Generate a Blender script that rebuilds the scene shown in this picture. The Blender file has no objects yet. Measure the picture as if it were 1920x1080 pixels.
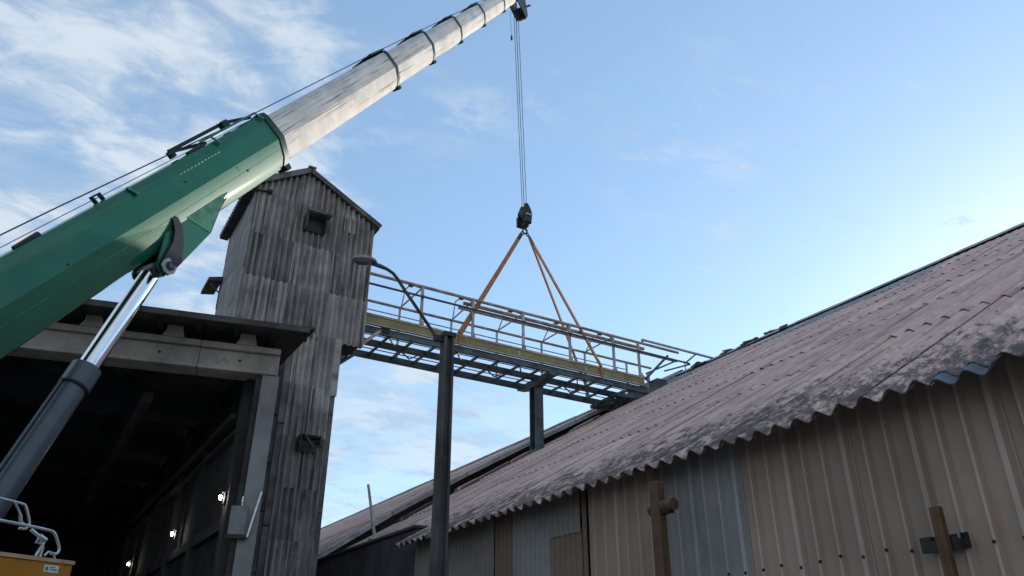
import bpy, bmesh, math, random
from mathutils import Vector as V, Matrix

random.seed(7)
SC = bpy.context.scene
COL = SC.collection
R = math.radians

# ------------------------------------------------------------------ camera
# world axes: X = direction of the gantry (towards the shed), Y = length of the shed
YAW, PITCH, HC = R(31.4), math.atan(728 / 1449.0), 1.6
cam_d = bpy.data.cameras.new('camera')
cam = bpy.data.objects.new('camera', cam_d)
COL.objects.link(cam)
cam.location = (0, 0, HC)
cam.rotation_euler = (math.pi / 2 + PITCH, 0, -YAW)
cam_d.sensor_width = 36
cam_d.lens = 36 * 1449 / 1920.0
cam_d.clip_start = 0.05
cam_d.clip_end = 2000
SC.camera = cam

# ------------------------------------------------------------------ sky, sun, exposure
SUN_AZ, SUN_EL = R(76), R(12)          # azimuth from +Y towards +X
W = bpy.data.worlds.new('World')
SC.world = W
W.use_nodes = True
nt = W.node_tree
nt.nodes.clear()


def N(t, kind, **kw):
    n = t.nodes.new(kind)
    for k, v in kw.items():
        setattr(n, k, v)
    return n


def math_n(t, op, a, b=None, c=None, clamp=False):
    n = N(t, 'ShaderNodeMath', operation=op, use_clamp=clamp)
    for i, x in enumerate((a, b, c)):
        if x is None:
            continue
        if isinstance(x, (int, float)):
            n.inputs[i].default_value = x
        else:
            t.links.new(x, n.inputs[i])
    return n.outputs[0]


def dot_n(t, vec, d):
    n = N(t, 'ShaderNodeVectorMath', operation='DOT_PRODUCT')
    t.links.new(vec, n.inputs[0])
    n.inputs[1].default_value = d
    return n.outputs['Value']


def smooth_n(t, x, a, b, lo=0.0, hi=1.0):
    n = N(t, 'ShaderNodeMapRange', interpolation_type='SMOOTHSTEP')
    t.links.new(x, n.inputs[0])
    for i, q in enumerate((a, b, lo, hi)):
        n.inputs[i + 1].default_value = q
    return n.outputs[0]


out = N(nt, 'ShaderNodeOutputWorld')
bg = N(nt, 'ShaderNodeBackground')
bg.inputs[1].default_value = 0.15
sky = N(nt, 'ShaderNodeTexSky', sky_type='NISHITA', sun_disc=False, sun_elevation=SUN_EL,
        sun_rotation=SUN_AZ, altitude=0, air_density=1.0, dust_density=0.42, ozone_density=2.0)
tc = N(nt, 'ShaderNodeTexCoord')
D = tc.outputs['Generated']
sep = N(nt, 'ShaderNodeSeparateXYZ')
nt.links.new(D, sep.inputs[0])
zc = math_n(nt, 'ADD', math_n(nt, 'MAXIMUM', sep.outputs[2], 0.0), 0.12)
px = math_n(nt, 'DIVIDE', sep.outputs[0], zc)
py = math_n(nt, 'DIVIDE', sep.outputs[1], zc)
comb = N(nt, 'ShaderNodeCombineXYZ')
nt.links.new(px, comb.inputs[0])
nt.links.new(py, comb.inputs[1])


def cloud_noise(scale, sx, sy, rot, detail, rough, off, dist=0.0):
    mp = N(nt, 'ShaderNodeMapping')
    mp.inputs['Scale'].default_value = (sx, sy, 1)
    mp.inputs['Rotation'].default_value = (0, 0, rot)
    mp.inputs['Location'].default_value = off
    nt.links.new(comb.outputs[0], mp.inputs[0])
    nz = N(nt, 'ShaderNodeTexNoise')
    nz.inputs['Scale'].default_value = scale
    nz.inputs['Detail'].default_value = detail
    nz.inputs['Roughness'].default_value = rough
    nz.inputs['Distortion'].default_value = dist
    nt.links.new(mp.outputs[0], nz.inputs['Vector'])
    return nz.outputs['Fac']


FWD = (math.sin(YAW), math.cos(YAW), 0)
RGT = (math.cos(YAW), -math.sin(YAW), 0)
left = math_n(nt, 'MULTIPLY', dot_n(nt, D, RGT), -1.0)      # 0 ahead, grows to the west
big = cloud_noise(0.9, 1.0, 1.0, 0.3, 5, 0.55, (3.1, 1.7, 0), 0.3)
puff = cloud_noise(3.1, 1.0, 1.25, 0.6, 9, 0.58, (0.4, 2.9, 0), 0.35)
ripple = cloud_noise(7.5, 1.0, 1.6, 1.0, 6, 0.6, (5.3, 0.9, 0), 0.6)
lowpuff = cloud_noise(1.6, 1.0, 1.0, 0.2, 9, 0.6, (7.7, 4.1, 0), 0.3)
west = smooth_n(nt, left, 0.02, 0.40)
west = math_n(nt, 'MAXIMUM', west, smooth_n(nt, math_n(nt, 'MULTIPLY', dot_n(nt, D, FWD), -1.0), 0.0, 0.45))  # also behind the camera: unseen cloud added to whiten the light
base = math_n(nt, 'ADD', math_n(nt, 'MULTIPLY', big, 0.36), math_n(nt, 'MULTIPLY', puff, 0.40))
base = math_n(nt, 'ADD', base, math_n(nt, 'MULTIPLY', ripple, 0.24))
thr = math_n(nt, 'SUBTRACT', 0.62, math_n(nt, 'MULTIPLY', west, 0.21))
cov = smooth_n(nt, math_n(nt, 'SUBTRACT', base, thr), -0.01, 0.13)
# low bank of soft cloud near the western half of the horizon
low = math_n(nt, 'MULTIPLY', smooth_n(nt, sep.outputs[2], 0.42, 0.26), smooth_n(nt, left, -0.14, 0.10))
lowcov = math_n(nt, 'MULTIPLY', low, smooth_n(nt, lowpuff, 0.40, 0.60))
# small broken puffs low in the west and a few wisps elsewhere
fine = cloud_noise(6.0, 1.0, 1.7, 0.9, 7, 0.62, (2.2, 8.3, 0), 0.4)
patch = cloud_noise(1.3, 1.0, 1.0, 0.0, 2, 0.5, (9.1, 5.2, 0))
fleece = math_n(nt, 'MULTIPLY', smooth_n(nt, fine, 0.46, 0.62), smooth_n(nt, patch, 0.46, 0.58))
fleece = math_n(nt, 'MULTIPLY', fleece, smooth_n(nt, left, -0.45, 0.05))
wisp = math_n(nt, 'MULTIPLY', smooth_n(nt, fine, 0.58, 0.72), smooth_n(nt, patch, 0.50, 0.62))
alpha = math_n(nt, 'MAXIMUM', math_n(nt, 'MULTIPLY', cov, 0.85), math_n(nt, 'MULTIPLY', lowcov, 0.72))
alpha = math_n(nt, 'MAXIMUM', alpha, math_n(nt, 'MULTIPLY', math_n(nt, 'MAXIMUM', fleece, wisp), 0.8))
cr = N(nt, 'ShaderNodeMix', data_type='RGBA')
nt.links.new(smooth_n(nt, math_n(nt, 'ADD', math_n(nt, 'MULTIPLY', puff, 0.6), math_n(nt, 'MULTIPLY', ripple, 0.4)), 0.42, 0.58), cr.inputs['Factor'])
cr.inputs[6].default_value = (1.55, 1.90, 2.35, 1)
cr.inputs[7].default_value = (2.35, 2.60, 2.85, 1)
mixc = N(nt, 'ShaderNodeMix', data_type='RGBA')
nt.links.new(alpha, mixc.inputs['Factor'])
hs = N(nt, 'ShaderNodeHueSaturation')
hs.inputs['Saturation'].default_value = 1.05
nt.links.new(sky.outputs[0], hs.inputs['Color'])
veil = N(nt, 'ShaderNodeMix', data_type='RGBA')      # thin even haze high in the air
veil.inputs['Factor'].default_value = 0.38
nt.links.new(hs.outputs[0], veil.inputs[6])
veil.inputs[7].default_value = (1.35, 1.95, 2.70, 1)
nt.links.new(veil.outputs[2], mixc.inputs[6])
nt.links.new(cr.outputs[2], mixc.inputs[7])
nt.links.new(mixc.outputs[2], bg.inputs[0])
nt.links.new(bg.outputs[0], out.inputs[0])

sun_d = bpy.data.lights.new('sun', 'SUN')
sun_d.energy = 2.0
sun_d.angle = R(0.5)
sun_d.color = (1.0, 0.90, 0.76)
sun = bpy.data.objects.new('sun', sun_d)
COL.objects.link(sun)
sdir = V((math.cos(SUN_EL) * math.sin(SUN_AZ), math.cos(SUN_EL) * math.cos(SUN_AZ), math.sin(SUN_EL)))
sun.rotation_euler = sdir.to_track_quat('Z', 'Y').to_euler()

SC.view_settings.view_transform = 'Standard'
SC.view_settings.look = 'None'
SC.view_settings.gamma = 1
SC.view_settings.use_curve_mapping = False
SC.view_settings.exposure = 1.08


# ------------------------------------------------------------------ materials
def mat(name, col, rough=0.8, metal=0.0, var=0.12, scale=3.0, rand=0.12, streak=None, dirt=None,
        bump=0.0, bscale=40.0, dirt_x=None, spec=0.4, coat=0.0, coat_ior=1.5):
    """base colour + cloudy variation + per-object shade; streak=(mapping scale, amount, colour, threshold);
    dirt=(noise scale, threshold, softness, colour, amount); dirt_x: dirt grows towards the eaves (world X range)"""
    m = bpy.data.materials.new(name)
    m.use_nodes = True
    t = m.node_tree
    b = t.nodes['Principled BSDF']
    b.inputs['Roughness'].default_value = rough
    b.inputs['Metallic'].default_value = metal
    b.inputs['Specular IOR Level'].default_value = spec
    b.inputs['Coat Weight'].default_value = coat
    b.inputs['Coat Roughness'].default_value = 0.05
    b.inputs['Coat IOR'].default_value = coat_ior
    co = N(t, 'ShaderNodeTexCoord')
    oi = N(t, 'ShaderNodeObjectInfo')
    ad = N(t, 'ShaderNodeVectorMath', operation='ADD')
    mu = N(t, 'ShaderNodeMath', operation='MULTIPLY')
    t.links.new(oi.outputs['Random'], mu.inputs[0])
    mu.inputs[1].default_value = 53.0
    t.links.new(co.outputs['Object'], ad.inputs[0])
    t.links.new(mu.outputs[0], ad.inputs[1])
    P = ad.outputs[0]

    def noise(sc, det=5, ro=0.6, mp=None):
        v = P
        if mp:
            k = N(t, 'ShaderNodeMapping')
            k.inputs['Scale'].default_value = mp
            t.links.new(P, k.inputs[0])
            v = k.outputs[0]
        n = N(t, 'ShaderNodeTexNoise')
        n.inputs['Scale'].default_value = sc
        n.inputs['Detail'].default_value = det
        n.inputs['Roughness'].default_value = ro
        t.links.new(v, n.inputs['Vector'])
        return n.outputs['Fac']

    def mixrgb(fac, a, c, mode='MIX'):
        n = N(t, 'ShaderNodeMix', data_type='RGBA', blend_type=mode)
        if isinstance(fac, float):
            n.inputs['Factor'].default_value = fac
        else:
            t.links.new(fac, n.inputs['Factor'])
        for i, x in ((6, a), (7, c)):
            if isinstance(x, tuple):
                n.inputs[i].default_value = x + (1,)
            else:
                t.links.new(x, n.inputs[i])
        return n.outputs[2]

    n1 = noise(scale)
    lo = tuple(c * (1 - var * 2) for c in col)
    hi = tuple(min(1, c * (1 + var * 2)) for c in col)
    c = mixrgb(smooth_n(t, n1, 0.3, 0.7), lo, hi)
    if streak:
        for st in (streak if isinstance(streak, list) else [streak]):
            f = smooth_n(t, noise(1.0, 4, 0.62, st[0]), st[3], st[3] + 0.2)
            c = mixrgb(math_n(t, 'MULTIPLY', f, st[1]), c, st[2])
    if dirt:
        n2 = noise(dirt[0], 8, 0.68) if not isinstance(dirt[0], tuple) else noise(1.0, 10, 0.78, dirt[0])
        if dirt_x:
            g = N(t, 'ShaderNodeNewGeometry')
            s = N(t, 'ShaderNodeSeparateXYZ')
            t.links.new(g.outputs['Position'], s.inputs[0])
            k = smooth_n(t, s.outputs[0], dirt_x[0], dirt_x[1], dirt_x[2], 0.0)
            n2 = math_n(t, 'ADD', n2, k)
        c = mixrgb(math_n(t, 'MULTIPLY', smooth_n(t, n2, dirt[1], dirt[1] + dirt[2]), dirt[4]), c, dirt[3])
    if rand:
        k = N(t, 'ShaderNodeMapRange')
        t.links.new(oi.outputs['Random'], k.inputs[0])
        k.inputs[3].default_value = 1 - rand
        k.inputs[4].default_value = 1 + rand
        cc = N(t, 'ShaderNodeCombineColor')
        for i in range(3):
            t.links.new(k.outputs[0], cc.inputs[i])
        c = mixrgb(1.0, c, cc.outputs[0], 'MULTIPLY')
    t.links.new(c, b.inputs['Base Color'])
    if bump:
        bn = N(t, 'ShaderNodeBump')
        bn.inputs['Strength'].default_value = bump
        bn.inputs['Distance'].default_value = 0.02
        t.links.new(noise(bscale, 6, 0.65), bn.inputs['Height'])
        t.links.new(bn.outputs[0], b.inputs['Normal'])
    return m


M = {}
M['roof'] = mat('weathered_fibre_cement', (0.54, 0.375, 0.330), 0.88, var=0.10, scale=2.2, rand=0.10,
                streak=[((0.35, 15, 1), 0.80, (0.17, 0.122, 0.115), 0.50), ((0.6, 9, 1), 0.45, (0.52, 0.41, 0.395), 0.55)],  # weather streaks, also standing in for shading between the corrugations
                dirt=((5.0, 13.0, 6.0), 0.59, 0.14, (0.045, 0.043, 0.042), 0.85), dirt_x=(4.3, 6.8, 0.20), bump=0.35, bscale=45)
M['roof_blue'] = mat('bluish_fibre_cement', (0.25, 0.265, 0.285), 0.85, var=0.12, scale=3, rand=0.12,
                     streak=((0.5, 14, 1), 0.4, (0.13, 0.14, 0.15), 0.5), dirt=(5, 0.58, 0.1, (0.06, 0.065, 0.06), 0.6), bump=0.3)
M['ridge'] = mat('ridge_fibre_cement', (0.32, 0.325, 0.325), 0.9, var=0.15, scale=4, rand=0.15,
                 dirt=(6, 0.60, 0.12, (0.09, 0.10, 0.09), 0.7), bump=0.4)
M['slate_sheet'] = mat('slate_blue_sheet', (0.10, 0.12, 0.145), 0.7, var=0.15, scale=4, rand=0.0, bump=0.2)
M['rubble'] = mat('broken_ridge', (0.10, 0.105, 0.095), 0.95, var=0.25, scale=8, rand=0.3, bump=0.6)
M['tower'] = mat('tower_fibre_cement', (0.32, 0.293, 0.272), 0.92, var=0.16, scale=1.6, rand=0.26,
                 streak=[((0.6, 18, 2), 0.85, (0.055, 0.048, 0.045), 0.48), ((0.5, 24, 2), 0.7, (0.54, 0.49, 0.45), 0.55)],  # rain streaks, set near rib spacing to stand in for rib shading
                 dirt=((0.8, 2.8, 1.0), 0.54, 0.16, (0.040, 0.037, 0.035), 0.80), bump=0.4, bscale=50)
M['tower_side'] = mat('tower_flat_sheet', (0.225, 0.216, 0.214), 0.9, var=0.12, scale=1.5, rand=0.15,
                      streak=((0.5, 6, 1), 0.6, (0.10, 0.098, 0.10), 0.48), bump=0.2)
M['trim'] = mat('tower_trim', (0.14, 0.125, 0.116), 0.9, var=0.2, scale=3, rand=0.15,
                streak=((3, 3, 0.6), 0.5, (0.06, 0.058, 0.058), 0.5), bump=0.3)
M['dark_sheet'] = mat('dark_sheet', (0.06, 0.057, 0.055), 0.9, var=0.25, scale=3, rand=0.2, bump=0.3)


def wallmat(name, col, worn, rust):
    return mat(name, col, 0.62, var=0.06, scale=1.5, rand=0.10,
               streak=[((11, 11, 0.5), 0.35, worn, 0.54), ((7, 7, 0.35), 0.50, rust, 0.55), ((16, 16, 0.5), 0.35, tuple(c * 0.55 for c in rust), 0.62)],
               dirt=((3.0, 3.0, 1.2), 0.60, 0.14, (0.075, 0.066, 0.062), 0.55), bump=0.12, bscale=6, spec=0.3)


M['wall_beige'] = wallmat('beige_painted_steel', (0.285, 0.205, 0.162), (0.31, 0.24, 0.20), (0.20, 0.125, 0.094))
M['wall_blue'] = wallmat('bluish_galvanised_steel', (0.235, 0.215, 0.212), (0.28, 0.275, 0.285), (0.18, 0.142, 0.125))
M['wall_grey'] = wallmat('grey_sheet', (0.21, 0.18, 0.16), (0.24, 0.215, 0.20), (0.14, 0.104, 0.085))
M['wall_brown'] = wallmat('brown_sheet', (0.18, 0.12, 0.085), (0.19, 0.145, 0.112), (0.11, 0.072, 0.05))
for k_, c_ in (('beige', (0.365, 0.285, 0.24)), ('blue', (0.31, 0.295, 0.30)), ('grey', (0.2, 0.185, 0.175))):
    M['rib_wall_' + k_] = wallmat('highlight_rib_' + k_, c_, tuple(x * 1.2 for x in c_), tuple(x * 0.7 for x in c_))  # paler crest colour, standing in for the light on the ribs
M['render'] = mat('dark_rendered_wall', (0.05, 0.048, 0.048), 0.95, var=0.2, scale=1.5, rand=0.0,
                  streak=((4, 4, 0.5), 0.5, (0.045, 0.045, 0.048), 0.5), bump=0.3)
M['concrete'] = mat('weathered_concrete', (0.36, 0.315, 0.275), 0.9, var=0.12, scale=1.8, rand=0.08,
                    streak=[((3, 3, 0.5), 0.45, (0.18, 0.155, 0.135), 0.52), ((6, 6, 0.8), 0.3, (0.40, 0.37, 0.34), 0.58)],
                    dirt=(4, 0.6, 0.12, (0.12, 0.105, 0.09), 0.6), bump=0.25, bscale=30)
M['pillar'] = mat('bluish_concrete', (0.235, 0.222, 0.216), 0.9, var=0.10, scale=2, rand=0.0,
                  streak=((4, 4, 0.5), 0.4, (0.14, 0.135, 0.135), 0.5), dirt=(3, 0.62, 0.08, (0.17, 0.13, 0.085), 0.5), bump=0.2)
M['shade_tone'] = mat('shaded_concrete', (0.045, 0.038, 0.037), 0.95, var=0.2, scale=1.5, rand=0.2, bump=0.2)  # hall interior shade put into a near-black base colour
M['shade_tone_dark'] = mat('shaded_steel', (0.022, 0.021, 0.024), 0.8, var=0.2, scale=2, rand=0.2)  # steel likewise: the darkness of the interior is in its colour
M['slab'] = mat('dark_roof_edge', (0.08, 0.070, 0.064), 0.85, var=0.2, scale=2, rand=0.1,
                streak=((3, 3, 0.6), 0.4, (0.05, 0.048, 0.047), 0.5), bump=0.2)
M['green'] = mat('green_crane_paint', (0.010, 0.125, 0.066), 0.45, var=0.06, scale=2, rand=0.0, spec=0.08, coat=0.8, coat_ior=1.5,
                 dirt=(2.0, 0.62, 0.3, (0.03, 0.14, 0.10), 0.3))
M['green_light'] = mat('pale_green_seam', (0.03, 0.16, 0.10), 0.5, var=0.2, scale=8, rand=0.0)
M['green_dark'] = mat('dark_green_collar', (0.004, 0.028, 0.018), 0.5, var=0.15, scale=5, rand=0.1)
M['white'] = mat('worn_white_boom', (0.55, 0.54, 0.53), 0.68, var=0.07, scale=2.0, rand=0.05,
                 streak=[((0.40, 10, 10), 0.55, (0.35, 0.345, 0.35), 0.54), ((0.55, 22, 22), 0.95, (0.05, 0.052, 0.05), 0.53),
                         ((0.3, 7, 7), 0.5, (0.72, 0.71, 0.70), 0.56)],
                 dirt=(9.0, 0.66, 0.06, (0.10, 0.095, 0.10), 0.8), bump=0.05, bscale=12, spec=0.25)
M['chrome'] = mat('chrome_rod', (0.80, 0.81, 0.83), 0.10, 1.0, var=0.02, scale=3, rand=0.0)
M['barrel'] = mat('slate_cylinder_paint', (0.055, 0.075, 0.088), 0.35, var=0.08, scale=3, rand=0.0, coat=0.3)
M['black'] = mat('black_steel', (0.012, 0.013, 0.014), 0.5, var=0.2, scale=6, rand=0.1)
M['galv'] = mat('galvanised_steel', (0.52, 0.54, 0.55), 0.36, 0.75, var=0.12, scale=8, rand=0.1,
                dirt=(12, 0.62, 0.1, (0.25, 0.24, 0.23), 0.5))
M['cable'] = mat('steel_rope', (0.05, 0.055, 0.06), 0.5, 0.6, var=0.1, scale=20, rand=0.0)
M['gsteel'] = mat('green_grey_steel', (0.075, 0.095, 0.095), 0.55, 0.1, var=0.2, scale=4, rand=0.2,
                  dirt=(7, 0.62, 0.1, (0.10, 0.06, 0.035), 0.6))
M['railgrey'] = mat('grey_rail_paint', (0.37, 0.37, 0.365), 0.5, 0.1, var=0.12, scale=5, rand=0.12,
                    dirt=(9, 0.58, 0.1, (0.17, 0.09, 0.05), 0.7))
M['railrust'] = mat('rusting_rail', (0.42, 0.32, 0.225), 0.7, 0.1, var=0.2, scale=4, rand=0.15,
                    dirt=(5, 0.55, 0.12, (0.42, 0.42, 0.40), 0.8))
M['yellow'] = mat('faded_yellow_panel', (0.27, 0.215, 0.09), 0.6, var=0.12, scale=3, rand=0.05,
                  streak=((5, 5, 1.2), 0.5, (0.22, 0.155, 0.06), 0.52), dirt=(8, 0.62, 0.1, (0.15, 0.075, 0.03), 0.7))
M['sling'] = mat('orange_webbing', (0.36, 0.155, 0.07), 0.85, var=0.15, scale=20, rand=0.08)
M['wood'] = mat('weathered_brown_timber', (0.115, 0.062, 0.033), 0.85, var=0.12, scale=4, rand=0.08,
                streak=((24, 24, 0.9), 0.55, (0.05, 0.026, 0.015), 0.48), bump=0.35,
                dirt=((7, 7, 2.5), 0.62, 0.10, (0.04, 0.022, 0.013), 0.7))
M['orange'] = mat('orange_brown_paint', (0.40, 0.165, 0.008), 0.55, var=0.06, scale=3, rand=0.0)
M['orange_lip'] = mat('pale_orange_edge', (0.44, 0.30, 0.17), 0.6, var=0.1, scale=6, rand=0.0)
M['sticker'] = mat('white_sticker', (0.6, 0.62, 0.6), 0.5, var=0.1, scale=30, rand=0.0)
M['ink'] = mat('sticker_ink', (0.12, 0.16, 0.16), 0.6, rand=0.0)
M['cream'] = mat('cream_marking', (0.50, 0.55, 0.32), 0.5, rand=0.0)
M['lamp_shell'] = mat('grey_lamp_shell', (0.23, 0.225, 0.225), 0.55, var=0.12, scale=8, rand=0.0)
M['lamp_glass'] = mat('dull_lamp_glass', (0.16, 0.165, 0.175), 0.25, var=0.1, scale=8, rand=0.0)
M['pole'] = mat('dark_lamp_pole', (0.068, 0.064, 0.060), 0.85, var=0.2, scale=3, rand=0.0,
                streak=((7, 7, 0.5), 0.5, (0.13, 0.125, 0.12), 0.54), bump=0.2)
M['boxgrey'] = mat('grey_switch_box', (0.19, 0.18, 0.178), 0.6, var=0.12, scale=6, rand=0.0)
M['asphalt'] = mat('yard_concrete', (0.24, 0.225, 0.205), 0.95, var=0.15, scale=0.6, rand=0.0, bump=0.3)
M['tyre'] = mat('tyre_rubber', (0.02, 0.02, 0.02), 0.85, rand=0.0)
lm = bpy.data.materials.new('lit_lamp')
lm.use_nodes = True
lb = lm.node_tree.nodes['Principled BSDF']
lb.inputs['Emission Color'].default_value = (1.0, 0.97, 0.92, 1)
lb.inputs['Emission Strength'].default_value = 40.0
M['lit'] = lm

# ------------------------------------------------------------------ object helpers
WORLD = {}          # object -> world matrix, for parenting without a depsgraph update


def thing(name, label, cat, loc=(0, 0, 0), group=None):
    o = bpy.data.objects.new(name, None)
    COL.objects.link(o)
    o.empty_display_size = 0.3
    o.location = loc
    o['label'] = label
    o['category'] = cat
    if group:
        o['group'] = group
    WORLD[o] = Matrix.Translation(V(loc))
    return o


def place(name, me, parent=None, mw=None):
    o = bpy.data.objects.new(name, me)
    COL.objects.link(o)
    mw = mw or Matrix.Identity(4)
    if parent:
        o.parent = parent
        o.matrix_parent_inverse = WORLD[parent].inverted()
    o.matrix_basis = mw
    WORLD[o] = mw
    return o


class MB:
    def __init__(s):
        s.v, s.f = [], []

    def add(s, vs, fs):
        k = len(s.v)
        s.v += [tuple(p) for p in vs]
        s.f += [tuple(i + k for i in f) for f in fs]
        return s

    def box(s, a, b):
        (x0, y0, z0), (x1, y1, z1) = a, b
        return s.add([(x0, y0, z0), (x1, y0, z0), (x1, y1, z0), (x0, y1, z0), (x0, y0, z1), (x1, y0, z1), (x1, y1, z1), (x0, y1, z1)],
                     [(0, 3, 2, 1), (4, 5, 6, 7), (0, 1, 5, 4), (1, 2, 6, 5), (2, 3, 7, 6), (3, 0, 4, 7)])

    def bar(s, p, q, w, h, up=(0, 0, 1)):
        p, q = V(p), V(q)
        d = (q - p).normalized()
        u = V(up)
        if abs(d.dot(u)) > 0.97:
            u = V((0, 1, 0))
        sx = d.cross(u).normalized()
        uz = sx.cross(d)
        c = []
        for o in (p, q):
            for i, j in ((-1, -1), (1, -1), (1, 1), (-1, 1)):
                c.append(o + sx * (i * w / 2) + uz * (j * h / 2))
        return s.add(c, [(0, 1, 2, 3), (7, 6, 5, 4), (0, 4, 5, 1), (1, 5, 6, 2), (2, 6, 7, 3), (3, 7, 4, 0)])

    def tube(s, pts, r, n=8, cap=True):
        pts = [V(p) for p in pts]
        rs = r if isinstance(r, (list, tuple)) else [r] * len(pts)
        rings = []
        ref = None
        for i, p in enumerate(pts):
            d = (pts[min(i + 1, len(pts) - 1)] - pts[max(i - 1, 0)]).normalized()
            if ref is None:
                ref = V((0, 0, 1)) if abs(d.z) < 0.9 else V((0, 1, 0))
            a = d.cross(ref).normalized()
            ref = a.cross(d)
            rings.append([p + (a * math.cos(2 * math.pi * k / n) + ref * math.sin(2 * math.pi * k / n)) * rs[i] for k in range(n)])
        vs = [p for rg in rings for p in rg]
        fs = []
        for i in range(len(pts) - 1):
            for k in range(n):
                k2 = (k + 1) % n
                fs.append((i * n + k, i * n + k2, (i + 1) * n + k2, (i + 1) * n + k))
        if cap:
            fs.append(tuple(range(n - 1, -1, -1)))
            fs.append(tuple((len(pts) - 1) * n + k for k in range(n)))
        return s.add(vs, fs)

    def prism(s, poly, d):
        """poly: 3D points of one face; d: extrusion vector"""
        poly = [V(p) for p in poly]
        n = len(poly)
        d = V(d)
        vs = poly + [p + d for p in poly]
        fs = [tuple(range(n)), tuple(range(2 * n - 1, n - 1, -1))]
        fs += [(i, i + n, (i + 1) % n + n, (i + 1) % n) for i in range(n)]
        return s.add(vs, fs)

    def mesh(s, name, m, smooth=False, angle=40, bevel=0.0, mats=None):
        me = bpy.data.meshes.new(name)
        me.from_pydata(s.v, [], s.f)
        bm = bmesh.new()
        bm.from_mesh(me)
        bmesh.ops.recalc_face_normals(bm, faces=bm.faces)
        if bevel:
            es = [e for e in bm.edges if len(e.link_faces) == 2 and e.calc_face_angle(0) > R(35)]
            bmesh.ops.bevel(bm, geom=es, offset=bevel, segments=1, affect='EDGES', clamp_overlap=True)
        if smooth:
            for f in bm.faces:
                f.smooth = True
            for e in bm.edges:
                if len(e.link_faces) == 2 and e.calc_face_angle(0) > R(angle):
                    e.smooth = False
        bm.to_mesh(me)
        bm.free()
        me.materials.append(M[m] if isinstance(m, str) else m)
        return me

    def build(s, name, m, parent=None, mw=None, **kw):
        if mw is not None and kw.pop('world', False):
            inv = mw.inverted()
            s.v = [tuple(inv @ V(p)) for p in s.v]
        return place(name, s.mesh(name, m, **kw), parent, mw)


def kind(o, k):
    o['kind'] = k
    return o


def frame(o, x, y, z):
    m = Matrix.Identity(4)
    for i, a in enumerate((x, y, z)):
        for j in range(3):
            m[j][i] = a[j]
    m.translation = V(o)
    return m


def corr_mesh(name, m, width, pitch, amp, l0, l1, seg=8, thick=0.009, phase=0.0, ragged=0.0):
    """corrugated sheet: x along the corrugations from l0 to l1 (numbers or functions of y), y across, z out"""
    n = max(2, int(round(width / pitch * seg)))
    f0 = l0 if callable(l0) else (lambda y: l0)
    f1 = l1 if callable(l1) else (lambda y: l1)
    mb = MB()
    vs = []
    for i in range(n + 1):
        y = width * i / n
        z = amp * math.cos(2 * math.pi * (y / pitch + phase))
        a = f0(y) + (random.uniform(-ragged, ragged) if ragged else 0)
        b = f1(y)
        vs += [(a, y, z), (b, y, z), (a, y, z - thick), (b, y, z - thick)]
    fs, ends = [], []
    for i in range(n):
        p, q = i * 4, i * 4 + 4
        fs += [(p, p + 1, q + 1, q), (p + 2, q + 2, q + 3, p + 3)]
        ends += [(p, q, q + 2, p + 2), (p + 1, p + 3, q + 3, q + 1)]
    e = n * 4
    ends += [(0, 2, 3, 1), (e, e + 1, e + 3, e + 2)]
    mb.add(vs, fs + ends)
    return mb.mesh(name, m, smooth=True, angle=50)


# ------------------------------------------------------------------ ground
g = MB().add([(-300, -300, 0), (300, -300, 0), (300, 300, 0), (-300, 300, 0)], [(0, 1, 2, 3)]).build('ground', 'asphalt')
kind(g, 'structure')

# ------------------------------------------------------------------ storage shed (right)
TAN = 0.575
XE, ZE, XR = 4.4, 3.17, 15.4
ang = math.atan(TAN)
CS, SN = math.cos(ang), math.sin(ang)
SLOPE = (XR - XE) / CS
shed = thing('storage_shed', 'long low shed with a pinkish grey corrugated roof and beige ribbed steel wall', 'shed', (4.75, 5, 0))


def roof_pt(s, y, h=0.0):
    return V((XE + s * CS - h * SN, y, ZE + s * SN + h * CS))


PITCH_C = 0.177
SW = PITCH_C * 6
rows = [(0.0, 2.6), (2.6, 4.6), (4.6, 6.6), (6.6, 8.6), (8.6, 10.6), (10.6, 12.55)]
pool = {}


def sheet_mesh(L, m, w=SW + 0.05):
    k = (round(L, 2), m)
    if k not in pool:
        pool[k] = corr_mesh('roof_sheet', m, w, PITCH_C, 0.029, 0, L, seg=8, thick=0.007)
    return pool[k]


def lay_sheet(s0, s1, y, m, lift=0.0, w=None, lift1=None):
    lift1 = lift if lift1 is None else lift1
    L = s1 - s0 + (0.14 if s1 < 12.5 else 0.0)
    tilt = (lift1 - lift - 0.016) / L + random.uniform(-0.0015, 0.0015)
    h0 = 0.020 + lift + random.uniform(-0.002, 0.002)
    ca, sa = math.cos(ang + tilt), math.sin(ang + tilt)
    yaw = random.uniform(-0.003, 0.003)
    x = V((ca, yaw, sa)).normalized()
    yv = V((-yaw * ca, 1, random.uniform(-0.009, 0.009))).normalized()
    z = x.cross(yv).normalized()
    yv = z.cross(x)
    me = sheet_mesh(L, m) if w is None else corr_mesh('roof_sheet', m, w, PITCH_C, 0.029, 0, L, thick=0.007)
    place('roof_sheet', me, shed, frame(roof_pt(s0 + random.uniform(-0.03, 0.03), y, h0), x, yv, z))


NCOL = 16
Y_SPLIT = 15.61
for c in range(NCOL):
    y = Y_SPLIT - (c + 1) * SW
    for r, (a, b) in enumerate(rows):
        if r == 0 and y > 10.2:
            a = 0.60
        m = 'roof'
        if r == 5 and random.random() < 0.75:
            m = 'roof_blue'
        # the strip next to the far section is open where sheets are missing
        lay_sheet(a, b, y, m, w=(None, (0.95, 0.86, 0.78, 0.92, 0.84, 1.0)[r])[c == 0])
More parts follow.
